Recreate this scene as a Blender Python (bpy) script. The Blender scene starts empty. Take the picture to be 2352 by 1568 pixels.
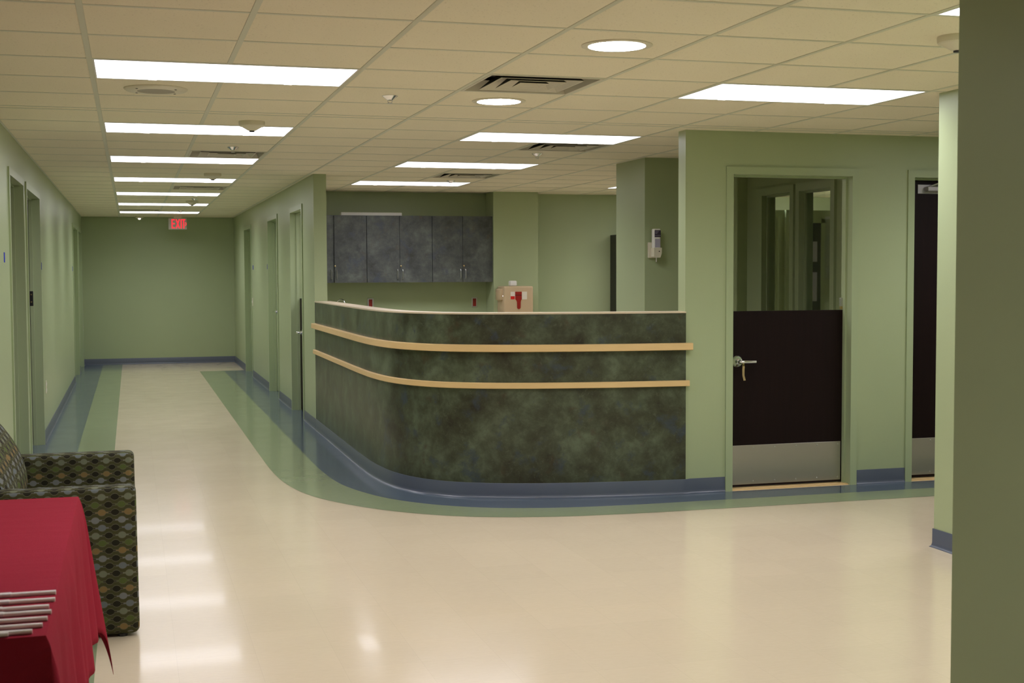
import bpy, bmesh, math, random
from mathutils import Vector, Matrix
random.seed(7)
S = bpy.context.scene
COL = S.collection
PI = math.pi

# ------------------------------------------------------------------ camera
H = 2.463            # ceiling height
T = 0.6096           # ceiling module
G = 0.1065           # filler strip in the ceiling grid
CX, CY, CZ = 0.1582, -5.5740, 1.5098
YAW, PITCH, ROLL, FPX = 0.28087, -0.05209, -0.00417, 3031.0
cd = bpy.data.cameras.new('camera'); cam = bpy.data.objects.new('camera', cd); COL.objects.link(cam)
_f = Vector((math.sin(YAW) * math.cos(PITCH), math.cos(YAW) * math.cos(PITCH), math.sin(PITCH)))
_r = Vector((math.cos(YAW), -math.sin(YAW), 0)); _u = _r.cross(_f)
_r2 = _r * math.cos(ROLL) + _u * math.sin(ROLL); _u2 = -_r * math.sin(ROLL) + _u * math.cos(ROLL)
m = Matrix.Identity(4)
for i in range(3):
    m[i][0] = _r2[i]; m[i][1] = _u2[i]; m[i][2] = -_f[i]; m[i][3] = (CX, CY, CZ)[i]
cam.matrix_world = m
cd.sensor_fit = 'HORIZONTAL'; cd.sensor_width = 36.0; cd.lens = FPX / 2352 * 36.0
cd.clip_start = 0.05; cd.clip_end = 60
cd.dof.use_dof = True; cd.dof.focus_distance = 10.0; cd.dof.aperture_fstop = 9.0
S.camera = cam

# ------------------------------------------------------------------ world, light level
w = bpy.data.worlds.new('world'); S.world = w; w.use_nodes = True
w.node_tree.nodes['Background'].inputs[0].default_value = (0.9, 0.95, 1.0, 1)
w.node_tree.nodes['Background'].inputs[1].default_value = 0.02
S.view_settings.view_transform = 'Standard'; S.view_settings.look = 'None'
S.view_settings.exposure = 0.0; S.view_settings.gamma = 1.0
S.view_settings.use_curve_mapping = False
S.cycles.max_bounces = 10; S.cycles.diffuse_bounces = 6; S.cycles.glossy_bounces = 4
S.cycles.use_denoising = True
S.cycles.sample_clamp_indirect = 6.0
PANEL = 12.4          # radiance of the fluorescent diffusers
DOWN = 42.0           # radiance of the round downlights
LAMP = (1.0, 0.975, 1.05)

# ------------------------------------------------------------------ materials
def lin(c):
    return tuple(((x / 255) / 12.92 if x / 255 <= 0.04045 else ((x / 255 + 0.055) / 1.055) ** 2.4) for x in c)
def base_mat(name, rgb, rough=0.5, metal=0.0, spec=0.5):
    mt = bpy.data.materials.new(name); mt.use_nodes = True
    b = mt.node_tree.nodes['Principled BSDF']
    b.inputs['Base Color'].default_value = (*rgb, 1); b.inputs['Roughness'].default_value = rough
    b.inputs['Metallic'].default_value = metal; b.inputs['Specular IOR Level'].default_value = spec
    return mt
class N:
    def __init__(s, mt): s.t = mt.node_tree; s.b = s.t.nodes.get('Principled BSDF')
    def add(s, typ, **k):
        n = s.t.nodes.new(typ)
        for a, v in k.items(): setattr(n, a, v)
        return n
    def link(s, a, b): s.t.links.new(a, b)
    def val(s, sock, v):
        if isinstance(v, bpy.types.NodeSocket): s.link(v, sock)
        else: sock.default_value = v
    def math(s, op, a, b=0.0, c=0.0):
        n = s.add('ShaderNodeMath', operation=op)
        s.val(n.inputs[0], a); s.val(n.inputs[1], b); s.val(n.inputs[2], c)
        return n.outputs[0]
    def mix(s, f, a, b, typ='MIX'):
        n = s.add('ShaderNodeMix', data_type='RGBA', blend_type=typ)
        s.val(n.inputs[0], f)
        for i, v in ((6, a), (7, b)):
            if isinstance(v, tuple): n.inputs[i].default_value = (*v, 1) if len(v) == 3 else v
            else: s.link(v, n.inputs[i])
        return n.outputs[2]
    def noise(s, vec, scale, detail=4, rough=0.5, dist=0.0):
        n = s.add('ShaderNodeTexNoise'); n.inputs['Scale'].default_value = scale
        n.inputs['Detail'].default_value = detail; n.inputs['Roughness'].default_value = rough
        n.inputs['Distortion'].default_value = dist
        if vec is not None: s.link(vec, n.inputs['Vector'])
        return n
    def ramp(s, f, stops, interp='LINEAR'):
        n = s.add('ShaderNodeValToRGB'); n.color_ramp.interpolation = interp
        e = n.color_ramp.elements
        while len(e) < len(stops): e.new(0.5)
        for i, (p, c) in enumerate(stops):
            e[i].position = p; e[i].color = (*c, 1) if len(c) == 3 else c
        s.link(f, n.inputs[0]); return n.outputs[0]
    def bump(s, h, strength, dist=0.01):
        n = s.add('ShaderNodeBump'); n.inputs['Strength'].default_value = strength
        n.inputs['Distance'].default_value = dist; s.link(h, n.inputs['Height'])
        s.link(n.outputs[0], s.b.inputs['Normal'])
    def pos(s): return s.add('ShaderNodeNewGeometry').outputs['Position']
    def mapping(s, vec, scale):
        n = s.add('ShaderNodeMapping'); n.inputs['Scale'].default_value = scale; s.link(vec, n.inputs['Vector'])
        return n.outputs[0]

def paint(name, rgb, rough=0.42, var=0.05, bump=0.06, spec=0.4):
    mt = base_mat(name, rgb, rough, spec=spec); n = N(mt); p = n.pos()
    nz = n.noise(p, 1.3, 3)
    c = n.mix(nz.outputs['Fac'], tuple(x * (1 - var) for x in rgb), tuple(x * (1 + var) for x in rgb))
    n.link(c, n.b.inputs['Base Color'])
    n2 = n.noise(p, 160, 2); n.bump(n2.outputs['Fac'], bump, 0.004)
    return mt
M = {}
M['wall'] = paint('wall_green_paint', (0.37, 0.435, 0.25), 0.36, spec=0.45)
M['frame'] = paint('frame_green_enamel', (0.36, 0.43, 0.25), 0.30, 0.02, 0.01, 0.5)
M['palewall'] = paint('pale_wall_paint', (0.80, 0.86, 0.72), 0.5)
M['white'] = base_mat('white_plastic', (0.78, 0.77, 0.72), 0.35)
M['offwhite'] = base_mat('offwhite_plastic', (0.68, 0.64, 0.50), 0.4)
M['beigeplastic'] = base_mat('beige_plastic', (0.54, 0.41, 0.25), 0.4)
M['black'] = base_mat('black_plastic', (0.012, 0.012, 0.012), 0.4)
M['dark'] = base_mat('dark_void', (0.02, 0.02, 0.018), 0.8)
M['chrome'] = base_mat('chrome', (0.75, 0.75, 0.75), 0.12, 1.0)
M['satin'] = base_mat('satin_steel', (0.62, 0.62, 0.62), 0.28, 1.0)
M['brass'] = base_mat('brass', (0.55, 0.42, 0.2), 0.3, 1.0)
M['tape'] = base_mat('blue_tape', (0.02, 0.035, 0.36), 0.7, spec=0.2)
M['red'] = base_mat('red_plastic', (0.30, 0.015, 0.01), 0.35)
M['redlabel'] = base_mat('red_label', (0.60, 0.02, 0.01), 0.4)
M['cream'] = base_mat('cream_label', (0.75, 0.70, 0.58), 0.4)
M['purple'] = base_mat('dark_purple_label', (0.04, 0.025, 0.05), 0.4)
M['lilac'] = base_mat('lilac_gel', (0.42, 0.40, 0.50), 0.25)
M['greysteel'] = base_mat('grey_steel', (0.42, 0.40, 0.39), 0.4, 0.6)
M['bar'] = base_mat('ceiling_grid_enamel', (0.60, 0.60, 0.47), 0.45)
M['ventwhite'] = base_mat('diffuser_enamel', (0.60, 0.56, 0.45), 0.4)
# brushed kick plate
mt = base_mat('brushed_steel', (0.60, 0.57, 0.55), 0.33, 1.0); n = N(mt)
nz = n.noise(n.mapping(n.pos(), (2, 2, 260)), 2.0, 2)
n.link(n.math('ADD', n.math('MULTIPLY', nz.outputs['Fac'], 0.16), 0.27), n.b.inputs['Roughness']); M['kick'] = mt
# dark brown door
mt = base_mat('dark_brown_wood', (0.016, 0.008, 0.007), 0.5, spec=0.16); n = N(mt)
nz = n.noise(n.mapping(n.pos(), (26, 26, 1.2)), 2.0, 4)
n.link(n.mix(nz.outputs['Fac'], (0.007, 0.003, 0.003), (0.013, 0.0055, 0.005)), n.b.inputs['Base Color']); M['brown'] = mt
# maple trim
mt = base_mat('maple_edge', (0.55, 0.36, 0.17), 0.4); n = N(mt)
nz = n.noise(n.mapping(n.pos(), (3, 3, 40)), 3.0, 4)
n.link(n.mix(nz.outputs['Fac'], (0.66, 0.46, 0.205), (0.75, 0.53, 0.25)), n.b.inputs['Base Color']); M['maple'] = mt
# ceiling tile
mt = base_mat('ceiling_tile', (0.66, 0.585, 0.43), 0.9, spec=0.1); n = N(mt); p = n.pos()
v = n.noise(p, 95, 3, 0.6); f = n.ramp(v.outputs['Fac'], [(0.30, (1, 1, 1)), (0.37, (0, 0, 0))])
v2 = n.noise(p, 1.4, 2)
c = n.mix(v2.outputs['Fac'], (0.83, 0.77, 0.60), (0.88, 0.82, 0.65))
v3 = n.noise(p, 260, 2)
c = n.mix(n.math('MULTIPLY', v3.outputs['Fac'], 0.16), c, (0.36, 0.32, 0.22))
c = n.mix(n.math('MULTIPLY', f, 0.45), c, (0.28, 0.24, 0.15))
n.link(c, n.b.inputs['Base Color']); M['tile'] = mt
# vinyl tile floors
def vct(name, c1, c2, rough=0.16, joint=0.10):
    mt = base_mat(name, c1, rough, spec=0.5); n = N(mt); p = n.pos()
    a = n.noise(n.mapping(p, (7, 26, 1)), 3.0, 5, 0.65); b = n.noise(p, 1.1, 3)
    br = n.add('ShaderNodeTexBrick', offset=0.0, squash=1.0); n.link(p, br.inputs['Vector'])
    for k, vv in (('Scale', 1.0), ('Mortar Size', 0.0009), ('Brick Width', 0.3048), ('Row Height', 0.3048), ('Mortar Smooth', 0.2), ('Bias', 0.0)):
        br.inputs[k].default_value = vv
    br.inputs['Color1'].default_value = (0.35, 0.35, 0.35, 1); br.inputs['Color2'].default_value = (0.65, 0.65, 0.65, 1)
    br.inputs['Mortar'].default_value = (0.5, 0.5, 0.5, 1)
    c = n.mix(a.outputs['Fac'], c1, c2)
    t = n.math('ADD', n.math('MULTIPLY', br.outputs['Color'], 0.10), 0.95)
    t = n.math('MULTIPLY', t, n.math('ADD', n.math('MULTIPLY', b.outputs['Fac'], 0.10), 0.95))
    cc = n.add('ShaderNodeCombineXYZ')
    for i in range(3): n.link(t, cc.inputs[i])
    c = n.mix(1.0, c, cc.outputs[0], 'MULTIPLY')
    c = n.mix(n.math('MULTIPLY', br.outputs['Fac'], joint), c, (0.12, 0.10, 0.07))
    n.link(c, n.b.inputs['Base Color'])
    r = n.noise(n.mapping(p, (2.5, 2.5, 1)), 1.6, 4, 0.6)
    n.link(n.math('ADD', n.math('MULTIPLY', r.outputs['Fac'], 0.10), rough - 0.05), n.b.inputs['Roughness'])
    h = n.noise(n.mapping(p, (1, 1.6, 1)), 5.0, 3, 0.5)
    n.bump(h.outputs['Fac'], 0.04, 0.005)
    n.b.inputs['Coat Weight'].default_value = 0.13; n.b.inputs['Coat Roughness'].default_value = 0.045
    return mt
M['floor'] = vct('cream_vinyl_tile', (0.645, 0.545, 0.385), (0.72, 0.62, 0.45))
M['greenfloor'] = vct('green_vinyl_tile', (0.235, 0.295, 0.165), (0.305, 0.36, 0.215), joint=0.05)
M['bluefloor'] = vct('blue_vinyl_tile', (0.072, 0.105, 0.145), (0.105, 0.14, 0.18), joint=0.05)
# vinyl base
mt = base_mat('blue_grey_vinyl_base', (0.085, 0.105, 0.155), 0.3); n = N(mt)
nz = n.noise(n.pos(), 3.0, 3)
n.link(n.mix(nz.outputs['Fac'], (0.078, 0.094, 0.128), (0.098, 0.114, 0.152)), n.b.inputs['Base Color']); M['base'] = mt
# mottled laminate
def laminate(name, cols, rough, k=1.0):
    mt = base_mat(name, cols[0], rough, spec=0.5); n = N(mt); p = n.pos()
    big = n.noise(p, 4.4 * k, 7, 0.66, 0.15)
    c = n.ramp(big.outputs['Fac'], [(0.34, cols[0]), (0.45, cols[1]), (0.55, cols[2]), (0.68, cols[3])])
    off = n.add('ShaderNodeVectorMath', operation='ADD'); off.inputs[1].default_value = (5.2, 9.1, 3.3); n.link(p, off.inputs[0])
    b2 = n.noise(off.outputs[0], 6.0 * k, 7, 0.66, 0.2)
    m2 = n.ramp(b2.outputs['Fac'], [(0.56, (0, 0, 0)), (0.66, (1, 1, 1))])
    c = n.mix(n.math('MULTIPLY', m2, 0.75), c, cols[4])
    off2 = n.add('ShaderNodeVectorMath', operation='ADD'); off2.inputs[1].default_value = (-7.2, 2.1, 8.3); n.link(p, off2.inputs[0])
    b3 = n.noise(off2.outputs[0], 6.5 * k, 7, 0.66, 0.2)
    m3 = n.ramp(b3.outputs['Fac'], [(0.60, (0, 0, 0)), (0.70, (1, 1, 1))])
    c = n.mix(n.math('MULTIPLY', m3, 0.6), c, cols[5])
    fine = n.noise(p, 34 * k, 5, 0.7, 0.5)
    f = n.ramp(fine.outputs['Fac'], [(0.56, (0, 0, 0)), (0.68, (1, 1, 1))])
    c = n.mix(n.math('MULTIPLY', f, 0.40), c, cols[3])
    f2 = n.ramp(fine.outputs['Fac'], [(0.30, (1, 1, 1)), (0.42, (0, 0, 0))])
    c = n.mix(n.math('MULTIPLY', f2, 0.35), c, cols[0])
    n.link(c, n.b.inputs['Base Color'])
    return mt
M['desk'] = laminate('mottled_green_laminate', [(0.022, 0.020, 0.011), (0.040, 0.044, 0.023), (0.062, 0.076, 0.043), (0.105, 0.13, 0.08), (0.036, 0.052, 0.070), (0.056, 0.034, 0.018)], 0.34)
M['cab'] = laminate('mottled_laminate_with_sheen', [(0.040, 0.042, 0.038), (0.062, 0.068, 0.068), (0.085, 0.095, 0.088), (0.14, 0.155, 0.14), (0.060, 0.072, 0.10), (0.085, 0.062, 0.040)], 0.4)  # desk laminate once more, the lighting sheen put into its paler tone
# cloth
mt = base_mat('red_tablecloth', (0.36, 0.030, 0.055), 0.85, spec=0.05); n = N(mt)
uvn = n.add('ShaderNodeTexCoord').outputs['Object']
a = n.noise(n.mapping(uvn, (60, 900, 60)), 1.0, 2); b = n.noise(n.mapping(uvn, (900, 60, 900)), 1.0, 2)
k = n.math('ADD', n.math('MULTIPLY', a.outputs['Fac'], 0.5), n.math('MULTIPLY', b.outputs['Fac'], 0.5))
n.link(n.mix(k, (0.27, 0.018, 0.034), (0.33, 0.024, 0.042)), n.b.inputs['Base Color'])
cr = n.noise(n.mapping(uvn, (2.2, 9, 2)), 1.5, 3)
n.bump(n.math('ADD', k, n.math('MULTIPLY', cr.outputs['Fac'], 3.0)), 0.35, 0.006)
M['cloth'] = mt
# upholstery with interlocking bulb shapes
mt = base_mat('bulb_pattern_upholstery', (0.05, 0.05, 0.03), 0.85, spec=0.15); n = N(mt)
uv = n.add('ShaderNodeUVMap').outputs[0]; sp = n.add('ShaderNodeSeparateXYZ'); n.link(uv, sp.inputs[0])
vv = n.math('DIVIDE', sp.outputs[1], 0.032); row = n.math('FLOOR', vv); yy = n.math('SUBTRACT', n.math('SUBTRACT', vv, row), 0.5)
odd = n.math('MODULO', n.math('ADD', row, 100.0), 2.0)
uu = n.math('ADD', n.math('DIVIDE', sp.outputs[0], 0.0525), n.math('MULTIPLY', odd, 0.5))
cell = n.math('FLOOR', uu); fx = n.math('SUBTRACT', n.math('SUBTRACT', uu, cell), 0.5)
alt = n.math('MODULO', n.math('ADD', cell, 100.0), 2.0)
q = n.math('DIVIDE', fx, 0.31)
wd = n.math('MULTIPLY', n.math('SQRT', n.math('MAXIMUM', n.math('SUBTRACT', 1.0, n.math('MULTIPLY', q, q)), 0.0)), 0.43)
wd = n.math('SMOOTH_MAX', wd, 0.09, 0.05)
dd = n.math('SUBTRACT', n.math('ABSOLUTE', yy), wd)          # < 0 inside the bulb chain
inside = n.math('LESS_THAN', dd, -0.035)
line = n.math('MULTIPLY', n.math('GREATER_THAN', dd, -0.035), n.math('LESS_THAN', dd, 0.035))
rc = n.math('FRACT', n.math('ADD', n.math('MULTIPLY', row, 0.2), 0.05))
pal = n.ramp(rc, [(0.0, (0.19, 0.20, 0.19)), (0.2, (0.22, 0.15, 0.055)), (0.4, (0.09, 0.12, 0.03)), (0.6, (0.17, 0.185, 0.12)), (0.8, (0.15, 0.17, 0.17))], 'CONSTANT')
ins = n.mix(alt, pal, (0.018, 0.016, 0.008))
wv = n.noise(uv, 600, 2)
c = n.mix(inside, (0.060, 0.060, 0.022), ins); c = n.mix(n.math('MULTIPLY', line, 0.8), c, (0.15, 0.14, 0.095))
c = n.mix(n.math('MULTIPLY', wv.outputs['Fac'], 0.25), c, (0.03, 0.03, 0.02))
n.link(c, n.b.inputs['Base Color']); n.bump(wv.outputs['Fac'], 0.25, 0.002); M['fabric'] = mt
# glass
mt = base_mat('clear_glass', (0.93, 1.0, 0.95), 0.02); mt.node_tree.nodes['Principled BSDF'].inputs['Transmission Weight'].default_value = 1.0
mt.node_tree.nodes['Principled BSDF'].inputs['IOR'].default_value = 1.45; M['glass'] = mt
mt = base_mat('dark_door_glass', (0.03, 0.03, 0.045), 0.1); M['darkglass'] = mt
mt = base_mat('clear_wrapper', (0.72, 0.66, 0.66), 0.3); mt.node_tree.nodes['Principled BSDF'].inputs['Alpha'].default_value = 0.75; M['penwhite'] = base_mat('pen_white', (0.85, 0.80, 0.76), 0.4); M['wrap'] = mt
def emis(name, rgb, s):
    mt = bpy.data.materials.new(name); mt.use_nodes = True
    nt = mt.node_tree; nt.nodes.clear(); e = nt.nodes.new('ShaderNodeEmission'); o = nt.nodes.new('ShaderNodeOutputMaterial')
    e.inputs[0].default_value = (*rgb, 1); e.inputs[1].default_value = s; nt.links.new(e.outputs[0], o.inputs[0]); return mt
M['panel'] = emis('lit_fluorescent_diffuser', LAMP, PANEL)
def prismatic(mt, s):
    # prismatic acrylic lens: sends most light straight down, less at grazing angles (to every receiver alike)
    t = mt.node_tree; g = t.nodes.new('ShaderNodeNewGeometry'); d = t.nodes.new('ShaderNodeVectorMath'); d.operation = 'DOT_PRODUCT'
    t.links.new(g.outputs['Incoming'], d.inputs[0]); t.links.new(g.outputs['Normal'], d.inputs[1])
    a = t.nodes.new('ShaderNodeMath'); a.operation = 'ABSOLUTE'; t.links.new(d.outputs['Value'], a.inputs[0])
    q = t.nodes.new('ShaderNodeMapRange'); q.interpolation_type = 'SMOOTHSTEP'; t.links.new(a.outputs[0], q.inputs[0])
    q.inputs[1].default_value = 0.12; q.inputs[2].default_value = 0.75; q.inputs[3].default_value = 0.30 * s; q.inputs[4].default_value = s
    e = next(n for n in t.nodes if n.type == 'EMISSION'); t.links.new(q.outputs[0], e.inputs[1])
prismatic(M['panel'], PANEL)
M['down'] = emis('lit_downlight_lens', LAMP, DOWN)
M['exitred'] = emis('lit_red_letters', (1.0, 0.035, 0.05), 1.3)
M['strobe'] = emis('strobe_glint', (1.0, 0.95, 0.85), 1.5)

# ------------------------------------------------------------------ mesh helpers
def box(bm, x0, x1, y0, y1, z0, z1):
    vs = [bm.verts.new(p) for p in ((x0, y0, z0), (x1, y0, z0), (x1, y1, z0), (x0, y1, z0), (x0, y0, z1), (x1, y0, z1), (x1, y1, z1), (x0, y1, z1))]
    for f in ((0, 3, 2, 1), (4, 5, 6, 7), (0, 1, 5, 4), (1, 2, 6, 5), (2, 3, 7, 6), (3, 0, 4, 7)):
        bm.faces.new([vs[i] for i in f])
    return vs
def rbox(bm, x0, x1, y0, y1, z0, z1, r=0.01, seg=3):
    vs = box(bm, x0, x1, y0, y1, z0, z1)
    es = {e for v in vs for e in v.link_edges}
    bmesh.ops.bevel(bm, geom=list(es), offset=r, segments=seg, affect='EDGES', profile=0.5)
def prism(bm, pts, a, b, axis='z'):
    def P(p, t):
        return {'z': (p[0], p[1], t), 'y': (p[0], t, p[1]), 'x': (t, p[0], p[1])}[axis]
    lo = [bm.verts.new(P(p, a)) for p in pts]; hi = [bm.verts.new(P(p, b)) for p in pts]
    bm.faces.new(lo[::-1]); bm.faces.new(hi); k = len(pts)
    for i in range(k): bm.faces.new((lo[i], lo[(i + 1) % k], hi[(i + 1) % k], hi[i]))
def lathe(bm, prof, c, seg=24, axis='z', cap=True):
    rings = []
    for r, h in prof:
        ring = []
        for i in range(seg):
            a = 2 * PI * i / seg; x, y = r * math.cos(a), r * math.sin(a)
            p = {'z': (x, y, h), 'y': (x, h, y), 'x': (h, x, y)}[axis]
            ring.append(bm.verts.new((c[0] + p[0], c[1] + p[1], c[2] + p[2])))
        rings.append(ring)
    for a, b in zip(rings, rings[1:]):
        for i in range(seg): bm.faces.new((a[i], a[(i + 1) % seg], b[(i + 1) % seg], b[i]))
    if cap:
        bm.faces.new(rings[0][::-1]); bm.faces.new(rings[-1])
def tube(bm, pts, r, seg=10):
    pts = [Vector(p) for p in pts]; rings = []
    for i, p in enumerate(pts):
        d = (pts[min(i + 1, len(pts) - 1)] - pts[max(i - 1, 0)]).normalized()
        a = d.cross(Vector((0, 0, 1)) if abs(d.z) < 0.9 else Vector((1, 0, 0))).normalized(); b = d.cross(a)
        rr = r[i] if isinstance(r, (list, tuple)) else r
        rings.append([bm.verts.new(p + a * rr * math.cos(2 * PI * k / seg) + b * rr * math.sin(2 * PI * k / seg)) for k in range(seg)])
    for a, b in zip(rings, rings[1:]):
        for k in range(seg): bm.faces.new((a[k], a[(k + 1) % seg], b[(k + 1) % seg], b[k]))
    bm.faces.new(rings[0][::-1]); bm.faces.new(rings[-1])
def sweep(bm, path, prof):
    """closed profile (offset to the right of travel, z) carried along an xy path"""
    rings = []; k = len(path)
    for i, p in enumerate(path):
        a = Vector(path[max(i - 1, 0)]); b = Vector(path[min(i + 1, k - 1)]); q = Vector(p)
        d1 = (q - a).normalized() if i > 0 else (b - q).normalized()
        d2 = (b - q).normalized() if i < k - 1 else d1
        n1 = Vector((d1.y, -d1.x)); n2 = Vector((d2.y, -d2.x)); nn = (n1 + n2).normalized()
        s = 1 / max(0.4, nn.dot(n1))
        rings.append([bm.verts.new((q.x + nn.x * o * s, q.y + nn.y * o * s, z)) for o, z in prof])
    n = len(prof)
    for a, b in zip(rings, rings[1:]):
        for j in range(n): bm.faces.new((a[j], b[j], b[(j + 1) % n], a[(j + 1) % n]))
    bm.faces.new(rings[0]); bm.faces.new(rings[-1][::-1])
def spline(pts, sub=10):
    P = [Vector(p) for p in pts]; out = []
    for i in range(len(P) - 1):
        p0 = P[max(i - 1, 0)]; p1 = P[i]; p2 = P[i + 1]; p3 = P[min(i + 2, len(P) - 1)]
        L = (p2 - p1).length; t1 = (p2 - p0); t2 = (p3 - p1)
        t1 = t1.normalized() * L if t1.length else t1; t2 = t2.normalized() * L if t2.length else t2
        for s in range(sub):
            t = s / sub; h = (2*t**3 - 3*t**2 + 1, t**3 - 2*t**2 + t, -2*t**3 + 3*t**2, t**3 - t**2)
            out.append(tuple(p1 * h[0] + t1 * h[1] + p2 * h[2] + t2 * h[3]))
    out.append(tuple(P[-1])); return out
def obj(name, bm, mat, parent=None, smooth=False, loc=None, boxuv=False):
    bmesh.ops.recalc_face_normals(bm, faces=bm.faces[:])
    if boxuv:
        uvl = bm.loops.layers.uv.new('UVMap')
        for f in bm.faces:
            nx, ny, nz = (abs(a) for a in f.normal)
            for l in f.loops:
                x, y, z = l.vert.co
                l[uvl].uv = (x, z) if ny >= nx and ny >= nz else ((y, z) if nx >= nz else (x, y))
    me = bpy.data.meshes.new(name); bm.to_mesh(me); bm.free()
    o = bpy.data.objects.new(name, me); COL.objects.link(o)
    for q in (mat if isinstance(mat, (list, tuple)) else [mat]): me.materials.append(q)
    if smooth:
        for p in me.polygons: p.use_smooth = True
        try: me.set_sharp_from_angle(angle=math.radians(38))
        except Exception: pass
    if loc is not None: o.location = loc
    if parent: o.parent = parent
    return o
def tag(o, label=None, cat=None, group=None, kind=None):
    if label: o['label'] = label
    if cat: o['category'] = cat
    if group: o['group'] = group
    if kind: o['kind'] = kind
    return o
def thing(name, label, cat, loc=(0, 0, 0), group=None, kind=None):
    o = bpy.data.objects.new(name, None); COL.objects.link(o); o.location = loc; o.empty_display_size = 0.1
    return tag(o, label, cat, group, kind)
def struct(name, bm, mat, parent=None, smooth=False, label=None):
    o = obj(name, bm, mat, parent, smooth)
    if not parent: o['kind'] = 'structure'
    if label: o['label'] = label
    return o
def copytree(r, loc, label, group=None):
    c = r.copy(); COL.objects.link(c); c.location = loc; c['label'] = label
    if group: c['group'] = group
    for ch in list(r.children):
        d = ch.copy(); COL.objects.link(d); d.parent = c
        for g in list(ch.children):
            e = g.copy(); COL.objects.link(e); e.parent = d
    return c
def NB(): return bmesh.new()

# ------------------------------------------------------------------ ceiling
def yl(j): return j * T + (G if j >= 5 else 0.0)
LIGHTS = [(6, -7), (9, 2), (0, -3), (0, 1), (0, 5), (0, 9), (0, 13), (0, 17), (0, 21), (0, 25), (4, 5), (4, 9), (4, 13), (5, 1), (5, -3), (9, 13), (11, 13)]
VENTS = [(3, 1), (5, 6), (1, 8), (5, 11), (1, 15), (0, 24)]
HOLES = set(VENTS)
for c, r in LIGHTS: HOLES |= {(c, r), (c + 1, r)}
C0, C1, R0, R1 = -3, 14, -15, 28
def cellspan(r):
    return (r * T, (r + 1) * T) if r <= 3 else (r * T + G, (r + 1) * T + G)
XW0, XW1, YW0, YW1 = -1.80, 9.0, -9.0, 17.45
bm = NB()
def tilebox(x0, x1, y0, y1):
    x0 = max(x0, XW0); x1 = min(x1, XW1); y0 = max(y0, YW0); y1 = min(y1, YW1)
    if x1 - x0 < 0.03 or y1 - y0 < 0.03: return
    e = 0.0125
    box(bm, x0 + e, x1 - e, y0 + e, y1 - e, H + 0.0018, H + 0.02)
for c in range(C0, C1 + 1):
    tilebox(c * T, (c + 1) * T, 4 * T, 4 * T + G)
    for r in range(R0, R1 + 1):
        if (c, r) in HOLES: continue
        y0, y1 = cellspan(r)
        tilebox(c * T, (c + 1) * T, y0, y1)
ceil_o = struct('ceiling', bm, M['tile'], label='suspended ceiling of speckled cream tiles over the whole floor')
bm = NB()
for c in range(C0 + 1, C1 + 1):
    # long runners, broken where a two-module light crosses them
    cuts = sorted((cellspan(r)[0], cellspan(r)[1]) for (cc, r) in LIGHTS if cc + 1 == c)
    y = YW0
    for a, b in cuts + [(YW1, YW1)]:
        if a > y: box(bm, c * T - 0.012, c * T + 0.012, y, a, H, H + 0.03)
        y = b
for j in list(range(R0, 5)) + ['s'] + list(range(5, R1 + 1)):
    y = 4 * T + G if j == 's' else yl(j)
    if YW0 < y < YW1: box(bm, XW0, XW1, y - 0.012, y + 0.012, H + 0.0006, H + 0.03)
obj('ceiling_grid', bm, M['bar'], ceil_o)
bm = NB(); box(bm, XW0 - 0.2, XW1 + 0.2, YW0 - 0.2, YW1 + 0.2, H + 0.16, H + 0.26)
obj('ceiling_deck', bm, M['dark'], ceil_o)

# ------------------------------------------------------------------ floor and its coloured bands
bm = NB(); box(bm, XW0 - 0.2, XW1 + 0.2, YW0 - 0.2, YW1 + 0.2, -0.1, 0.0)
floor = struct('floor', bm, M['floor'], label='glossy cream vinyl tile floor')
BASE = spline([(1.862, 7.2), (1.862, 5.5), (1.864, 4.5), (1.885, 3.95), (1.945, 3.55), (2.06, 3.26), (2.22, 3.06), (2.45, 2.915), (2.80, 2.80), (3.27, 2.715), (3.77, 2.672)])
BLUE = spline([(1.53, 7.2), (1.53, 5.5), (1.535, 4.5), (1.575, 3.85), (1.67, 3.42), (1.82, 3.06), (2.06, 2.76), (2.35, 2.56), (2.72, 2.44), (3.15, 2.39), (3.77, 2.385)])
GREEN = spline([(1.165, 7.2), (1.165, 5.5), (1.172, 4.5), (1.215, 3.85), (1.325, 3.33), (1.52, 2.92), (1.80, 2.56), (2.15, 2.30), (2.60, 2.15), (3.10, 2.095), (3.77, 2.09)])
def ribbon(bm, a, b, z):
    va = [bm.verts.new((*p, z)) for p in a]; vb = [bm.verts.new((*p, z)) for p in b]
    for i in range(len(va) - 1): bm.faces.new((va[i], va[i + 1], vb[i + 1], vb[i]))
YE = 15.4
LD = [(3.76, 5.00), (5.25, 6.83), (13.75, 15.35), (15.75, 17.15)]
RD = [(8.05, 9.13), (10.43, 11.60), (14.0, 15.22)]
bm = NB(); ribbon(bm, [(1.53, YE)] + BLUE + [(XW1, 2.385)], [(1.862, YE)] + BASE + [(XW1, 2.672)], 0.0012)
ribbon(bm, [(-0.612, -9), (-0.612, YW1)], [(-0.305, -9), (-0.305, YW1)], 0.0012)
for a_, b_ in RD: ribbon(bm, [(1.862, a_), (1.862, b_)], [(1.975, a_), (1.975, b_)], 0.0012)
for a_, b_ in LD: ribbon(bm, [(-0.755, a_), (-0.755, b_)], [(-0.612, a_), (-0.612, b_)], 0.0012)
obj('blue_band', bm, M['bluefloor'], floor)
bm = NB(); ribbon(bm, [(1.165, YE)] + GREEN + [(XW1, 2.09)], [(1.53, YE)] + BLUE + [(XW1, 2.385)], 0.0012)
ribbon(bm, [(-0.305, -9), (-0.305, YW1)], [(0.0, -9), (0.0, YW1)], 0.0012)
obj('green_band', bm, M['greenfloor'], floor)

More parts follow.
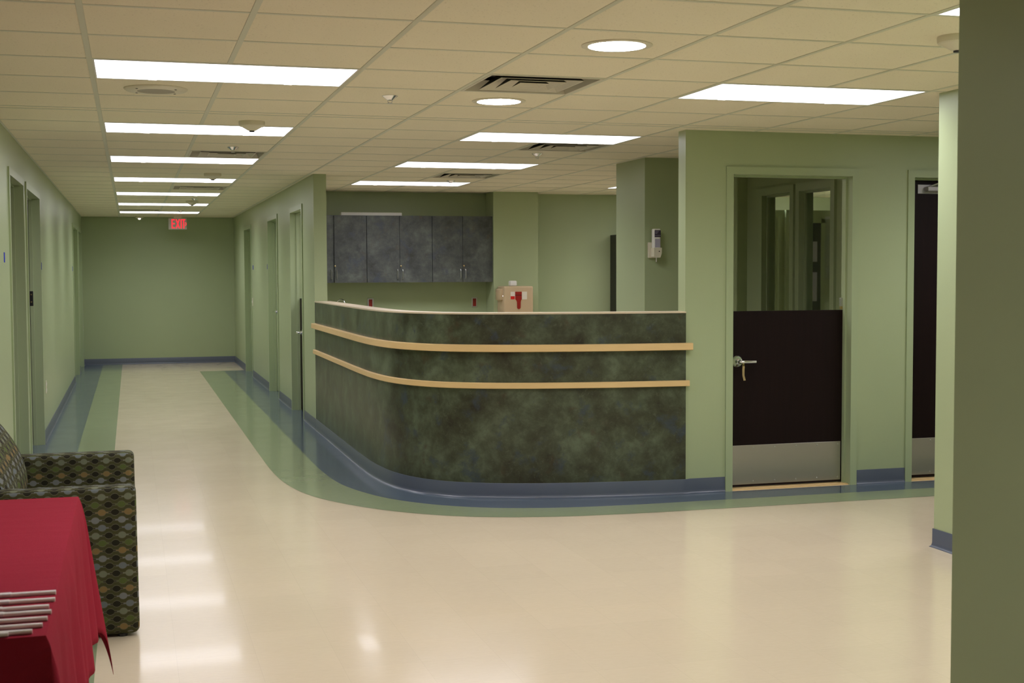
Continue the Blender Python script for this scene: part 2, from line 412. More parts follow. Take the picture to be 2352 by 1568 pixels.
# ------------------------------------------------------------------ walls
ZT = H + 0.15
def wall(name, axis, c0, c1, a0, a1, holes=(), mat=None, label=None):
    """axis 'x': wall lies at x in c0..c1 and runs along y a0..a1; 'y' the other way. holes = (a, b, z0, z1)"""
    bm = NB()
    def bx(p, q, z0, z1):
        if q - p < 1e-4 or z1 - z0 < 1e-4: return
        if axis == 'x': box(bm, c0, c1, p, q, z0, z1)
        else: box(bm, p, q, c0, c1, z0, z1)
    p = a0
    for a, b, z0, z1 in sorted(holes):
        bx(p, a, 0, ZT); bx(a, b, 0, z0); bx(a, b, z1, ZT); p = b
    bx(p, a1, 0, ZT)
    return struct(name, bm, mat or M['wall'], label=label)
FR = 0.052     # face width of the metal frames
ZD = 2.225
e = 0.045
def hl(ds): return [(a + e, b - e, 0, ZD - e) for a, b in ds]
wall('wall_left', 'x', -0.76, -0.61, 2.3, YW1, hl(LD), label='green wall along the left side of the corridor')
wall('wall_alcove', 'y', 2.15, 2.30, -1.8, -0.61)
wall('wall_alcove_side', 'x', -1.95, -1.8, YW0, 2.3)
wall('wall_rear', 'y', YW0 - 0.15, YW0, -1.95, XW1 + 0.15)
wall('wall_end', 'y', YW1, YW1 + 0.15, -0.76, 2.2, label='green wall closing the far end of the corridor')
wall('wall_corridor_right', 'x', 1.862, 1.985, 7.2, YW1, hl(RD), label='green wall between the corridor and the nurse station')
wall('wall_back', 'y', 9.85, 10.0, 1.985, XW1, label='green wall behind the station cabinets')
bm = NB(); box(bm, 4.285, 4.835, 9.50, 9.85, 0, ZT); struct('wall_column', bm, M['wall'], label='green column beside the wall cabinets')
bm = NB(); box(bm, 4.302, 5.15, 4.765, 5.44, 0, ZT); struct('wall_pillar', bm, M['wall'], label='wide green pillar inside the nurse station')
FD = [(4.063, 5.077), (5.47, 6.50)]
wall('wall_front', 'y', 2.690, 2.810, 3.765, XW1, hl(FD), label='green wall with the half door, right of the desk')
wall('wall_room', 'y', 6.10, 6.22, 5.15, 5.90)
WN = [(4.47, 5.04), (5.19, 5.76)]
wall('wall_windows', 'x', 5.90, 6.00, 2.81, 6.22, [(a, b, 0.95, 2.235) for a, b in WN])
wall('wall_right', 'x', XW1, XW1 + 0.15, YW0, 10.0)
wall('wall_pale_back', 'y', 9.80, 9.85, 6.6, XW1, mat=M['palewall'])
bm = NB()
for x0, x1 in ((6.7, 7.345), (7.42, 9.0)): box(bm, x0, x1, 8.0, 8.1, 0, 2.205)
struct('wall_partition', bm, M['wall'])
bm = NB(); box(bm, 7.52, 7.75, 7.975, 8.0, 0.0, 2.06); pt = struct('door_8', bm, M['darkglass'], label='dark glazed door seen through the room windows')
bm = NB(); box(bm, 7.75, 7.80, 7.97, 8.0, 0, 2.11); box(bm, 7.46, 7.80, 7.97, 8.0, 2.06, 2.11); box(bm, 7.46, 7.52, 7.97, 8.0, 0, 2.06)
obj('door_frame', bm, M['frame'], pt)
for z0, z1 in ((1.17, 1.50), (1.62, 1.85)):
    bm = NB(); box(bm, 7.54, 7.70, 7.968, 7.975, z0, z1); obj('posted_notice', bm, M['lilac'], pt)
bm = NB(); box(bm, 7.30, 7.345, 7.96, 8.0, 0, 2.205); box(bm, 7.22, 7.25, 7.97, 8.0, 0, 2.14); struct('trim_1', bm, M['frame'])
# right-hand block and near wall
bm = NB(); box(bm, 4.36, XW1, -2.05, 0.67, 0, ZT); struct('wall_side_block', bm, M['wall'], label='brightly lit green wall corner at the right')
bm = NB(); prism(bm, [(2.492, -2.20), (XW1, -2.20), (XW1, -2.05), (2.64, -2.05)], 0, ZT)
struct('wall_near', bm, M['wall'], label='shaded green wall edge nearest the camera at the right')

# ------------------------------------------------------------------ baseboards
BP = [(0, 0.102), (0.005, 0.102), (0.006, 0.10), (0.006, 0.026), (0.008, 0.014), (0.012, 0.006), (0.018, 0.0018), (0.018, 0.0), (0, 0)]
def baseb(name, paths):
    bm = NB()
    for p in paths: sweep(bm, p, BP)
    return struct(name, bm, M['base'], smooth=True)
def between(a0, a1, ds):
    out = []; p = a0
    for a, b in sorted(ds): out.append((p, a)); p = b
    out.append((p, a1)); return [(a, b) for a, b in out if b - a > 0.02]
baseb('baseboard_left', [[(-0.61, a), (-0.61, b)] for a, b in between(2.3, YW1, LD)])
baseb('baseboard_end', [[(-0.605, YW1), (1.858, YW1)]])
baseb('baseboard_right', [[(1.862, b), (1.862, a)] for a, b in between(7.2, YW1, RD)])
baseb('baseboard_front', [[(1.862, 7.195)] + BASE[1:] + [(3.80, 2.690), (FD[0][0] - 0.002, 2.690)], [(FD[0][1] + 0.002, 2.69), (FD[1][0] - 0.002, 2.69)], [(FD[1][1] + 0.002, 2.69), (XW1, 2.69)]])
baseb('baseboard_side', [[(XW1, 0.67), (4.36, 0.67), (4.36, -2.05)][::-1][::-1]])
baseb('baseboard_back', [[(4.835, 9.85), (6.2, 9.85)], [(4.285, 9.50), (4.835, 9.50)]])

# ------------------------------------------------------------------ doors
def lever(parent, axis, face, along, z, out, toward, z_off=0.0):
    """lever lock: axis of the rose normal; face = coordinate of the leaf face; out = +-1 outward; toward = +-1 lever direction"""
    bm = NB()
    def V(n, a, zz): return (face + out * n, a, zz) if axis == 'x' else (a, face + out * n, zz)
    c = V(0, along, z)
    prof = [(0.040, 0), (0.041, 0.004), (0.036, 0.010), (0.021, 0.012), (0.018, 0.030), (0.013, 0.034)]
    lathe(bm, [(r, out * h) for r, h in prof], c, 28, axis)
    ro = obj('lock_rose', bm, M['chrome'], parent, smooth=True); bm = NB()
    pts = [V(0.028, along, z), V(0.052, along, z), V(0.060, along + toward * 0.012, z), V(0.061, along + toward * 0.05, z), V(0.060, along + toward * 0.115, z - 0.001)]
    tube(bm, pts, [0.011, 0.011, 0.012, 0.0115, 0.0105], 10)
    return obj('lever_handle', bm, M['chrome'], parent, smooth=True)
def frame(parent, axis, f, back, a, b, z1, out):
    """face frame of width FR standing 12 mm proud, reveal running back through the wall, with a stop"""
    bm = NB()
    def bx(p, q, n0, n1, z0, zz):
        lo, hi = min(n0, n1), max(n0, n1)
        if axis == 'x': box(bm, lo, hi, p, q, z0, zz)
        else: box(bm, p, q, lo, hi, z0, zz)
    pr = f + out * 0.012
    for p, q in ((a, a + FR), (b - FR, b)): bx(p, q, pr, back, 0, z1)
    bx(a + FR, b - FR, pr, back, z1 - FR, z1)
    md = f - out * 0.055
    for p, q in ((a + FR, a + FR + 0.014), (b - FR - 0.014, b - FR)): bx(p, q, md, md - out * 0.03, 0, z1 - FR)
    bx(a + FR + 0.014, b - FR - 0.014, md, md - out * 0.03, z1 - FR - 0.014, z1 - FR)
    o = obj('door_frame', bm, M['frame'], parent)
    return o
def door(idx, label, axis, f, thick, a, b, out, leaf='brown', lev=None, lz=1.0, half=False, gapback=None):
    r = thing('door_%d' % idx, label, 'door', kind='structure')
    back = f - out * (thick + 0.010)
    frame(r, axis, f, back, a, b, ZD, out)
    n0 = f - out * 0.087; n1 = n0 - out * 0.042
    if gapback: n0, n1 = gapback
    lo, hi = min(n0, n1), max(n0, n1); p, q = a + FR + 0.003, b - FR - 0.003
    bm = NB(); z1 = 1.236 if half else ZD - FR - 0.004
    if axis == 'x': box(bm, lo, hi, p, q, 0.012, z1)
    else: box(bm, p, q, lo, hi, 0.012, z1)
    obj('door_leaf', bm, M[leaf], r)
    if lev: lever(r, axis, n0, lev[0], lz, out, lev[1])
    return r, n0
door(1, 'nearest doorway in the left corridor wall', 'x', -0.61, 0.15, *LD[0], 1)
d, n0 = door(2, 'second doorway in the left corridor wall, with a black latch plate', 'x', -0.61, 0.15, *LD[1], 1)
bm = NB(); rbox(bm, -0.700, -0.668, LD[1][1] - FR - 0.018, LD[1][1] - FR - 0.0005, 1.235, 1.365, 0.004)
obj('latch_plate', bm, M['black'], d)
for z in (1.27, 1.335):
    bm = NB(); lathe(bm, [(0.006, 0), (0.006, -0.004)], (-0.684, LD[1][1] - FR - 0.018, z), 10, 'y'); obj('screw', bm, M['brass'], d)
door(3, 'third doorway in the left wall, far down the corridor', 'x', -0.61, 0.15, *LD[2], 1, leaf='frame')
door(4, 'last doorway in the left wall, next to the end wall', 'x', -0.61, 0.15, *LD[3], 1, leaf='frame')
# right side: nearest one is a half door
door(5, 'half door in the corridor wall just behind the desk', 'x', 1.862, 0.123, *RD[0], -1, lev=(RD[0][1] - 0.30, 1), lz=0.87, half=True)
door(6, 'middle green door in the right corridor wall', 'x', 1.862, 0.123, *RD[1], -1, leaf='frame', lev=(11.33, -1), lz=1.03)
door(7, 'farthest doorway in the right corridor wall', 'x', 1.862, 0.123, *RD[2], -1, leaf='frame')
# front half door
d, n0 = door(9, 'dark brown half door with steel kick plate in the front wall', 'y', 2.69, 0.12, *FD[0], -1, half=True, gapback=(2.776, 2.818))
lever(d, 'y', 2.776, 4.192, 0.888, -1, 1)
def kick(parent, x0, x1, y, z0, z1, n):
    bm = NB(); rbox(bm, x0, x1, y - 0.0025, y + 0.001, z0, z1, 0.001, 1); k = obj('kick_plate', bm, M['kick'], parent)
    for i in range(n):
        x = x0 + 0.02 + (x1 - x0 - 0.04) * i / (n - 1)
        for z in (z0 + 0.02, z1 - 0.02):
            bm = NB(); lathe(bm, [(0.006, 0), (0.005, -0.003), (0.001, -0.004)], (x, y - 0.0025, z), 10, 'y'); obj('screw', bm, M['satin'], k, smooth=True)
kick(d, 4.135, 5.002, 2.776, 0.026, 0.301, 6)
bm = NB(); box(bm, 4.116, 5.024, 2.70, 2.80, 0.0, 0.007); obj('threshold', bm, M['maple'], d)
bm = NB(); rbox(bm, 4.996, 5.0255, 2.775, 2.800, 1.262, 1.322, 0.003); obj('upper_latch', bm, M['satin'], d)
bm = NB(); rbox(bm, 4.996, 5.012, 2.775, 2.795, 1.240, 1.262, 0.003); obj('latch_bolt', bm, M['brass'], d)
# full door with closer
d, n0 = door(10, 'full-height dark brown door with closer and kick plate', 'y', 2.69, 0.12, *FD[1], -1, gapback=(2.776, 2.818))
kick(d, 5.550, 6.43, 2.776, 0.030, 0.297, 6)
bm = NB(); rbox(bm, 5.605, 6.22, 2.768, 2.7765, 2.064, 2.130, 0.002); cl = obj('door_closer', bm, M['greysteel'], d)
bm = NB(); rbox(bm, 5.66, 5.97, 2.722, 2.768, 2.080, 2.114, 0.006); obj('closer_body', bm, M['greysteel'], cl)
bm = NB(); tube(bm, [(5.68, 2.74, 2.112), (5.74, 2.73, 2.134), (5.97, 2.715, 2.139), (6.12, 2.73, 2.139)], 0.007); obj('closer_arm', bm, M['satin'], cl)
bm = NB(); lathe(bm, [(0.016, -0.004), (0.016, 0.003)], (5.665, 2.745, 2.097), 16, 'x'); obj('closer_cap', bm, M['black'], cl)
bm = NB(); box(bm, 5.525, 6.445, 2.70, 2.80, 0, 0.007); obj('threshold', bm, M['maple'], d)

# windows of the inner room
for i, (a, b) in enumerate(WN):
    bm = NB(); x0, x1 = 5.875, 6.02
    w_ = 0.055
    for p, q in ((a - w_, a + 0.012), (b - 0.012, b + w_)): box(bm, x0, x1, p, q, 0.90, 2.29)
    box(bm, x0, x1, a + 0.012, b - 0.012, 2.222, 2.29); box(bm, x0, x1, a + 0.012, b - 0.012, 0.90, 0.962)
    wr = struct('window_%d' % (i + 1), bm, M['frame'], label=('nearer' if i == 0 else 'farther') + ' narrow interior window seen above the half door')
    bm = NB(); box(bm, 5.945, 5.951, a + 0.010, b - 0.010, 0.958, 2.226); obj('glass_pane', bm, M['glass'], wr)
    bm = NB()
    for p, q in ((a + 0.012, a + 0.030), (b - 0.030, b - 0.012)): box(bm, 5.925, 5.972, p, q, 0.962, 2.222)
    box(bm, 5.925, 5.972, a + 0.03, b - 0.03, 2.204, 2.222); obj('glazing_stop', bm, M['frame'], wr)

# ------------------------------------------------------------------ ceiling fixtures
def troffer(c, r, label):
    y0, y1 = cellspan(r); cx = (c + 1) * T; cy = (y0 + y1) / 2; hx = T - 0.0125; hy = T / 2 - 0.0125
    return cx, cy, hx, hy
cx, cy, hx, hy = troffer(0, 1, '')
LL = {(6, -7): 'unseen ceiling light added behind the camera, on the side of the near wall', (9, 2): 'unseen ceiling light added in the side passage behind the bright wall corner',  # both added out of view to brighten the near wall and the passage
 (0, -3): 'rectangular ceiling light above the red table, just outside the top of the frame',
 (0, 1): 'nearest and largest of the rectangular lights over the corridor', (0, 5): 'second corridor ceiling light, with a smoke detector hanging in front of it',
 (0, 9): 'third corridor ceiling light, directly behind the first dark air vent', (0, 13): 'fourth rectangular ceiling light along the corridor',
 (0, 17): 'fifth rectangular ceiling light along the corridor, behind the second vent', (0, 21): 'sixth rectangular ceiling light, last but one along the corridor',
 (0, 25): 'farthest corridor ceiling light, just above the exit sign', (4, 5): 'rectangular ceiling light above the desk, in front of a square vent',
 (4, 9): 'middle rectangular ceiling light over the nurse station', (4, 13): 'rectangular ceiling light nearest the wall cabinets',
 (5, 1): 'large rectangular ceiling light above the half door wall', (5, -3): 'ceiling light cut off by the near wall at top right',
 (9, 13): 'small sliver of ceiling light beside the pillar at the back of the station', (11, 13): 'unseen ceiling light added in the room behind the interior windows'}  # the last one is added, unseen, to brighten the pale wall
proto = None
for (c, r) in LIGHTS:
    cx, cy, hx, hy = troffer(c, r, '')
    loc = (cx - (0.115 if c == 9 and r == 13 else 0), cy, H)
    if proto is None:
        t = thing('ceiling_light', LL[(c, r)], 'ceiling light', loc, 'rectangular ceiling lights'); proto = t
        bm = NB()
        for a in (-1, 1):
            box(bm, *sorted((a * hx, a * (hx - 0.008))), -hy, hy, -0.0005, 0.05)
            box(bm, -hx + 0.008, hx - 0.008, *sorted((a * hy, a * (hy - 0.008))), -0.0005, 0.05)
        box(bm, -hx, hx, -hy, hy, 0.05, 0.056)
        obj('light_frame', bm, M['white'], t)
        bm = NB(); box(bm, -hx + 0.008, hx - 0.008, -hy + 0.008, hy - 0.008, 0.001, 0.005); obj('diffuser', bm, M['panel'], t)
        for x in (-0.33, 0.33):
            bm = NB(); rbox(bm, x - 0.02, x + 0.02, hy - 0.018, hy - 0.004, -0.004, 0.001, 0.001, 1); obj('latch', bm, M['white'], t)
    else: copytree(proto, loc, LL[(c, r)])
VL = {(3, 1): 'nearest square air vent, between the two round downlights', (5, 6): 'square air vent behind the ceiling light above the desk',
 (1, 8): 'square air vent in front of the third corridor light', (5, 11): 'square air vent over the station, in front of the last station light',
 (1, 15): 'square air vent farther down the corridor, behind the fourth light', (0, 24): 'faint square air vent near the corridor end, left of centre'}
proto = None
for (c, r) in VENTS:
    y0, y1 = cellspan(r); loc = ((c + 0.5) * T, (y0 + y1) / 2, H); hs = T / 2 - 0.0125
    if proto is None:
        t = thing('air_vent', VL[(c, r)], 'air vent', loc, 'square ceiling vents'); proto = t
        bm = NB()
        def skirt(bm, b0, t0, z0, z1, th=0.0015, lip=0.0, two=False):
            def ring(h, z): return [bm.verts.new((x * h, y * h, z)) for x, y in ((-1, -1), (1, -1), (1, 1), (-1, 1))]
            def band(q, p, mi):
                for i in range(4): bm.faces.new((q[i], q[(i + 1) % 4], p[(i + 1) % 4], p[i])).material_index = mi
            o0 = ring(b0, z0); o1 = ring(b0, z0 + 0.002); o2 = ring(t0, z1); i0 = ring(b0 - lip - th, z0); i1 = ring(t0 - th, z1)
            band(o0, o1, 0); band(o1, o2, 1 if two else 0); band(o2, i1, 0); band(i1, i0, 0); band(i0, o0, 0)
        skirt(bm, hs, 0.262, -0.001, 0.055, lip=0.012); obj('vent_frame', bm, M['ventwhite'], t)
        for b0 in (0.215, 0.145, 0.075):
            bm = NB(); skirt(bm, b0, b0 - 0.058, -0.002, 0.052, lip=0.005, two=True)
            obj('vent_blade', bm, [M['ventwhite'], M['dark']], t)  # upper faces darkened: shade between the blades put into the colour
        bm = NB(); box(bm, -hs, hs, -hs, hs, 0.075, 0.08); skirt(bm, hs, hs, 0.03, 0.078); obj('duct_box', bm, M['dark'], t)
    else: copytree(proto, loc, VL[(c, r)])
# round downlights
for k, (x, y, lb) in enumerate([(2.145, -0.30, 'nearer round downlight, in front of the square vent'), (2.147, 1.565, 'farther round downlight, just behind the square vent'),
        (2.145, -2.13, 'added unseen round downlight overhead, in front of the camera view and out of the picture'), (2.145, -3.96, 'added unseen round downlight beside the camera, out of the picture')]):  # these two are added out of view to raise the near light level
    if k == 0:
        t = thing('downlight', lb, 'downlight', (x, y, H), 'round ceiling downlights'); proto = t
        bm = NB(); lathe(bm, [(0.150, 0.004), (0.150, -0.002), (0.140, -0.005), (0.121, -0.004), (0.121, 0.004)], (0, 0, 0), 48); obj('trim_ring', bm, M['offwhite'], t, smooth=True)
        bm = NB(); lathe(bm, [(0.121, -0.001), (0.121, -0.0045), (0.05, -0.008), (0.001, -0.009)], (0, 0, 0), 48); obj('lens', bm, M['down'], t, smooth=True)
    else: copytree(proto, (x, y, H), lb)
# ceiling speaker
t = thing('ceiling_speaker', 'round cream ceiling speaker behind the nearest corridor light', 'speaker', (0.302, 1.535, H))
bm = NB(); lathe(bm, [(0.16, 0.003), (0.16, -0.002), (0.150, -0.010), (0.095, -0.012), (0.095, -0.008)], (0, 0, 0), 48); obj('rim', bm, M['offwhite'], t, smooth=True)
bm = NB(); lathe(bm, [(0.096, 0.0), (0.096, -0.0105), (0.001, -0.013)], (0, 0, 0), 40)
mt = base_mat('speaker_mesh', (0.36, 0.33, 0.26), 0.6); M['mesh'] = mt; obj('grille', bm, mt, t, smooth=True)
for a in (40, 140, 220, 320):
    bm = NB(); lathe(bm, [(0.006, -0.009), (0.006, -0.0125)], (0.125 * math.cos(math.radians(a)), 0.125 * math.sin(math.radians(a)), 0), 10)
    obj('screw', bm, M['dark'], t)
# smoke detectors
SD = [(0.908, 2.905, 'smoke detector hanging in front of the second corridor light'), (0.927, 7.35, 'smoke detector hanging before the fourth corridor light'),
      (0.948, 12.2, 'tiny smoke detector far down the corridor ceiling'), (3.42, -0.85, 'large smoke detector at top right, partly hidden by the near wall')]
for k, (x, y, lb) in enumerate(SD):
    if k == 0:
        t = thing('smoke_detector', lb, 'smoke detector', (x, y, H), 'smoke detectors on the ceiling'); proto = t
        bm = NB(); lathe(bm, [(0.080, 0.004), (0.082, -0.004), (0.080, -0.024), (0.074, -0.030)], (0, 0, 0), 40); obj('base_ring', bm, M['offwhite'], t, smooth=True)
        bm = NB(); lathe(bm, [(0.072, -0.028), (0.060, -0.034), (0.040, -0.046), (0.026, -0.054), (0.020, -0.056)], (0, 0, 0), 40); obj('sensor_cone', bm, M['offwhite'], t, smooth=True)
        bm = NB(); lathe(bm, [(0.017, -0.054), (0.017, -0.063), (0.010, -0.064)], (0, 0, 0), 20); obj('sensor_tip', bm, M['black'], t, smooth=True)
    else: copytree(proto, (x, y, H), lb)
t = thing('strobe_light', 'small ceiling strobe with a bright glint near the corridor end', 'strobe', (0.316, 17.12, H))
bm = NB(); lathe(bm, [(0.07, 0.003), (0.07, -0.02), (0.05, -0.03)], (0, 0, 0), 24); obj('base_ring', bm, M['offwhite'], t, smooth=True)
bm = NB(); lathe(bm, [(0.022, -0.028), (0.024, -0.045), (0.012, -0.055)], (0, 0, 0), 16); obj('lens', bm, M['strobe'], t, smooth=True)
# sprinklers
SP = [(1.52, 1.50, 'chrome sprinkler head nearest the camera, left of the round downlights'), (0.918, 4.63, 'sprinkler head just before the first corridor vent'),
      (0.961, 11.7, 'small sprinkler head far down the corridor ceiling'), (3.316, 4.62, 'sprinkler head behind the vent above the desk'),
      (3.363, 7.80, 'sprinkler head in front of the last station light'), (0.904, 15.03, 'farthest sprinkler head, near the last corridor light')]
for k, (x, y, lb) in enumerate(SP):
    if k == 0:
        t = thing('sprinkler', lb, 'sprinkler', (x, y, H), 'ceiling sprinklers'); proto = t
        bm = NB(); lathe(bm, [(0.043, 0.003), (0.043, -0.001), (0.016, -0.022), (0.013, -0.022)], (0, 0, 0), 28); obj('escutcheon', bm, M['chrome'], t, smooth=True)
        for s in (-1, 1):
            bm = NB(); tube(bm, [(s * 0.009, 0, -0.020), (s * 0.013, 0, -0.029), (s * 0.003, 0, -0.038)], 0.0022, 6)
            obj('frame_arm', bm, M['satin'], t)
        bm = NB(); lathe(bm, [(0.014, -0.0375), (0.015, -0.040), (0.003, -0.041)], (0, 0, 0), 20); obj('deflector', bm, M['satin'], t, smooth=True)
    else: copytree(proto, (x, y, H), lb)
# exit sign
t = thing('exit_sign', 'lit red EXIT sign with right arrow hanging at the corridor end', 'exit sign', (0.912, 16.7, 2.235))
bm = NB(); rbox(bm, -0.145, 0.145, -0.02, 0.02, 0, 0.185, 0.004); obj('sign_housing', bm, base_mat('sign_face', (0.50, 0.47, 0.40), 0.4), t)
bm = NB(); rbox(bm, -0.06, 0.06, -0.02, 0.02, 0.185, 2.465 - 2.235, 0.003, 1); obj('canopy', bm, M['offwhite'], t)
bm = NB(); y0, y1 = -0.0235, -0.0195; z0, z1 = 0.018, 0.168; s = 0.019
box(bm, -0.098, -0.098 + s, y0, y1, z0, z1)
for z in (z0, (z0 + z1 - s) / 2, z1 - s): box(bm, -0.098 + s, -0.045, y0, y1, z, z + s)
obj('letter_e', bm, M['exitred'], t)
bm = NB()
for a, b in ((-0.034, 0.018), (0.018, -0.034)): prism(bm, [(a, z0), (a + s, z0), (b + s, z1), (b, z1)], y0 if a < 0 else y0 - 0.0004, y1, 'y')
obj('letter_x', bm, M['exitred'], t)
bm = NB(); box(bm, 0.047, 0.047 + s, y0, y1, z0, z1); obj('letter_i', bm, M['exitred'], t)
bm = NB(); box(bm, 0.088, 0.088 + s, y0, y1, z0, z1 - s); box(bm, 0.073, 0.122, y0, y1, z1 - s, z1); obj('letter_t', bm, M['exitred'], t)
bm = NB(); prism(bm, [(0.119, 0.060), (0.129, 0.060), (0.142, 0.090), (0.129, 0.120), (0.119, 0.120), (0.131, 0.090)], y0, y1, 'y'); obj('arrow', bm, M['exitred'], t)

# ------------------------------------------------------------------ reception desk
desk = thing('reception_desk', 'curved reception desk in dark mottled green laminate with maple rails', 'reception desk', (0, 0, 0))
PATH = BASE[1:-1] + [(3.763, 2.672)]
PATH = [(1.862, 7.195)] + PATH
bm = NB(); sweep(bm, PATH, [(0, 0.0), (0, 1.232), (-0.115, 1.232), (-0.115, 0.0)]); obj('front_panel', bm, M['desk'], desk, smooth=True)
bm = NB(); sweep(bm, PATH, [(0.004, 1.2325), (0.004, 1.243), (-0.150, 1.243), (-0.150, 1.2325)]); obj('transaction_top', bm, base_mat('pale_edge_laminate', (0.62, 0.52, 0.37), 0.35), desk, smooth=True)
RP = PATH[:-1] + [(3.763, 2.672), (3.80, 2.671)]
bm = NB(); sweep(bm, RP, [(0.001, 0.983), (0.001, 1.031), (0.034, 1.031), (0.038, 1.028), (0.038, 0.986), (0.034, 0.983)]); obj('upper_rail', bm, M['maple'], desk, smooth=True)
bm = NB(); sweep(bm, RP[:-1] + [(3.782, 2.6715)], [(0.001, 0.737), (0.001, 0.777), (0.020, 0.777), (0.024, 0.774), (0.024, 0.740), (0.020, 0.737)]); obj('lower_rail', bm, M['maple'], desk, smooth=True)
bm = NB(); sweep(bm, PATH[:-6], [(-0.116, 0.72), (-0.116, 0.755), (-0.70, 0.755), (-0.70, 0.72)]); obj('inner_worktop', bm, M['cab'], desk)

# ------------------------------------------------------------------ wall cabinets
def handle(parent, x, y, z0, z1):
    bm = NB(); tube(bm, [(x, y, z0), (x, y - 0.022, z0 + 0.004), (x, y - 0.028, z0 + 0.02), (x, y - 0.028, z1 - 0.02), (x, y - 0.022, z1 - 0.004), (x, y, z1)], 0.0048, 8)
    return obj('handle', bm, M['satin'], parent, smooth=True)
XC = [2.012, 2.780, 3.552, 4.285]
CL = ['left wall cabinet, its first door half hidden by the corridor wall', 'middle wall cabinet of the mottled laminate row', 'right wall cabinet, next to the green column']
for k in range(3):
    x0, x1 = XC[k] + 0.001, XC[k + 1] - 0.001; mid = (x0 + x1) / 2; yb, yf = 9.85, 9.555
    if k == 0: mid = 2.398
    t = thing('wall_cabinet', CL[k], 'cabinet', (0, 0, 0), 'mottled slate wall cabinets')
    bm = NB(); box(bm, x0, x1, yf, yb, 1.405, 2.172); obj('cabinet_body', bm, M['cab'], t)
    for s, (a, b) in enumerate(((x0, mid), (mid, x1))):
        gp = 0.009 if (k == 0 and True) else 0.002
        ga = gp if s == 1 else 0.003; gb = gp if s == 0 else 0.003
        bm = NB(); box(bm, a + ga, b - gb, yf - 0.021, yf - 0.001, 1.402, 2.175); dr = obj('cabinet_door', bm, M['cab'], t)
        hx_ = mid - 0.030 if s == 0 else mid + 0.030
        handle(dr, hx_, yf - 0.021, 1.445, 1.552)
        if s == 1:
            bm = NB(); lathe(bm, [(0.009, 0), (0.009, -0.008), (0.005, -0.010)], (mid + 0.013, yf - 0.021, 1.592), 14, 'y'); obj('lock', bm, M['brass'], dr, smooth=True)
bm = NB(); rbox(bm, 2.497, 3.208, 9.60, 9.68, 2.172, 2.212, 0.004)
t = obj('light_strip', bm, base_mat('bright_white_plastic', (0.92, 0.89, 0.86), 0.4), None); tag(t, 'long white plastic strip lying on top of the wall cabinets', 'light strip')
# sink counter under the cabinets
t = thing('sink_counter', 'sink counter below the wall cabinets, its curved chrome faucet just showing over the desk', 'counter', (0, 0, 0))
bm = NB(); box(bm, 2.0, 4.27, 9.30, 9.845, 0.1, 0.86); box(bm, 2.0, 4.27, 9.36, 9.845, 0.0, 0.1); obj('cabinet_body', bm, M['cab'], t)
bm = NB(); rbox(bm, 1.99, 4.28, 9.26, 9.848, 0.86, 0.90, 0.004); obj('worktop', bm, M['offwhite'], t)
bm = NB(); tube(bm, [(2.45, 9.74, 0.90), (2.45, 9.74, 1.13), (2.46, 9.73, 1.185), (2.49, 9.71, 1.207), (2.515, 9.69, 1.205), (2.535, 9.67, 1.185), (2.54, 9.665, 1.15)], 0.0085, 10)
lathe(bm, [(0.025, 0), (0.022, 0.02), (0.010, 0.025)], (2.45, 9.74, 0.90), 20); obj('faucet', bm, M['chrome'], t, smooth=True)
# red outlets
for k, (x, lb) in enumerate(((2.872, 'red emergency outlet on the back wall at left, just above the desk top'), (4.137, 'red emergency outlet on the back wall beside the column'))):
    if k == 0:
        t = thing('wall_outlet', lb, 'outlet', (x, 9.848, 1.155), 'red outlets on the back wall'); proto = t
        bm = NB(); rbox(bm, -0.037, 0.037, -0.006, 0.001, -0.06, 0.06, 0.003); obj('cover_plate', bm, M['satin'], t)
        bm = NB(); rbox(bm, -0.020, 0.020, -0.012, -0.004, -0.046, 0.046, 0.003); obj('socket', bm, M['red'], t)
    else: copytree(proto, (x, 9.848, 1.155), lb)
# small outlets and switches in the corridor
def plate(name, lb, cat, x, y, z, out, mat='offwhite'):
    t = thing(name, lb, cat, (x, y, z))
    bm = NB(); rbox(bm, *sorted((0, out * 0.006)), -0.036, 0.036, -0.058, 0.058, 0.002); obj('cover_plate', bm, M[mat], t)
    if name == 'wall_outlet':
        for zz in (-0.028, 0.028):
            bm = NB(); rbox(bm, *sorted((out * 0.004, out * 0.009)), -0.016, 0.016, zz - 0.014, zz + 0.014, 0.002); obj('socket', bm, M['white'], t)
    else:
        bm = NB(); rbox(bm, *sorted((out * 0.004, out * 0.014)), -0.006, 0.006, -0.014, 0.014, 0.002); obj('toggle', bm, M['white'], t)
plate('wall_outlet', 'pale outlet low on the left corridor wall beyond the second doorway', 'outlet', -0.61, 7.27, 0.475, 1)
plate('wall_outlet', 'small pale outlet on the left wall beside the end wall', 'outlet', -0.61, 17.28, 0.62, 1)
plate('light_switch', 'light switch beside the farthest door in the right corridor wall', 'switch', 1.862, 13.93, 1.10, -1)
# painter's tape
TP = [(-0.61, 3.39, 1.62, 1, 0.075, 'bright blue tape square left of the nearest left doorway'), (-0.596, 6.80, 1.585, 1, 0.045, 'blue tape on the frame after the second left doorway'),
      (-0.61, 13.66, 1.59, 1, 0.10, 'blue tape beside the third doorway in the left wall'), (-0.61, 15.55, 1.585, 1, 0.10, 'blue tape between the last two left doorways'),
      (1.862, 13.80, 1.60, -1, 0.10, 'blue tape in the right wall near the farthest door'), (1.862, 11.72, 1.60, -1, 0.10, 'blue tape on the right wall beyond the middle door')]
for x, y, z, out, w_, lb in TP:
    bm = NB(); box(bm, *sorted((x, x + out * 0.0012)), y - w_ / 2, y + w_ / 2, z - 0.032, z + 0.032)
    tag(obj('tape_strip', bm, M['tape']), lb, 'tape', "blue painter's tape pieces")

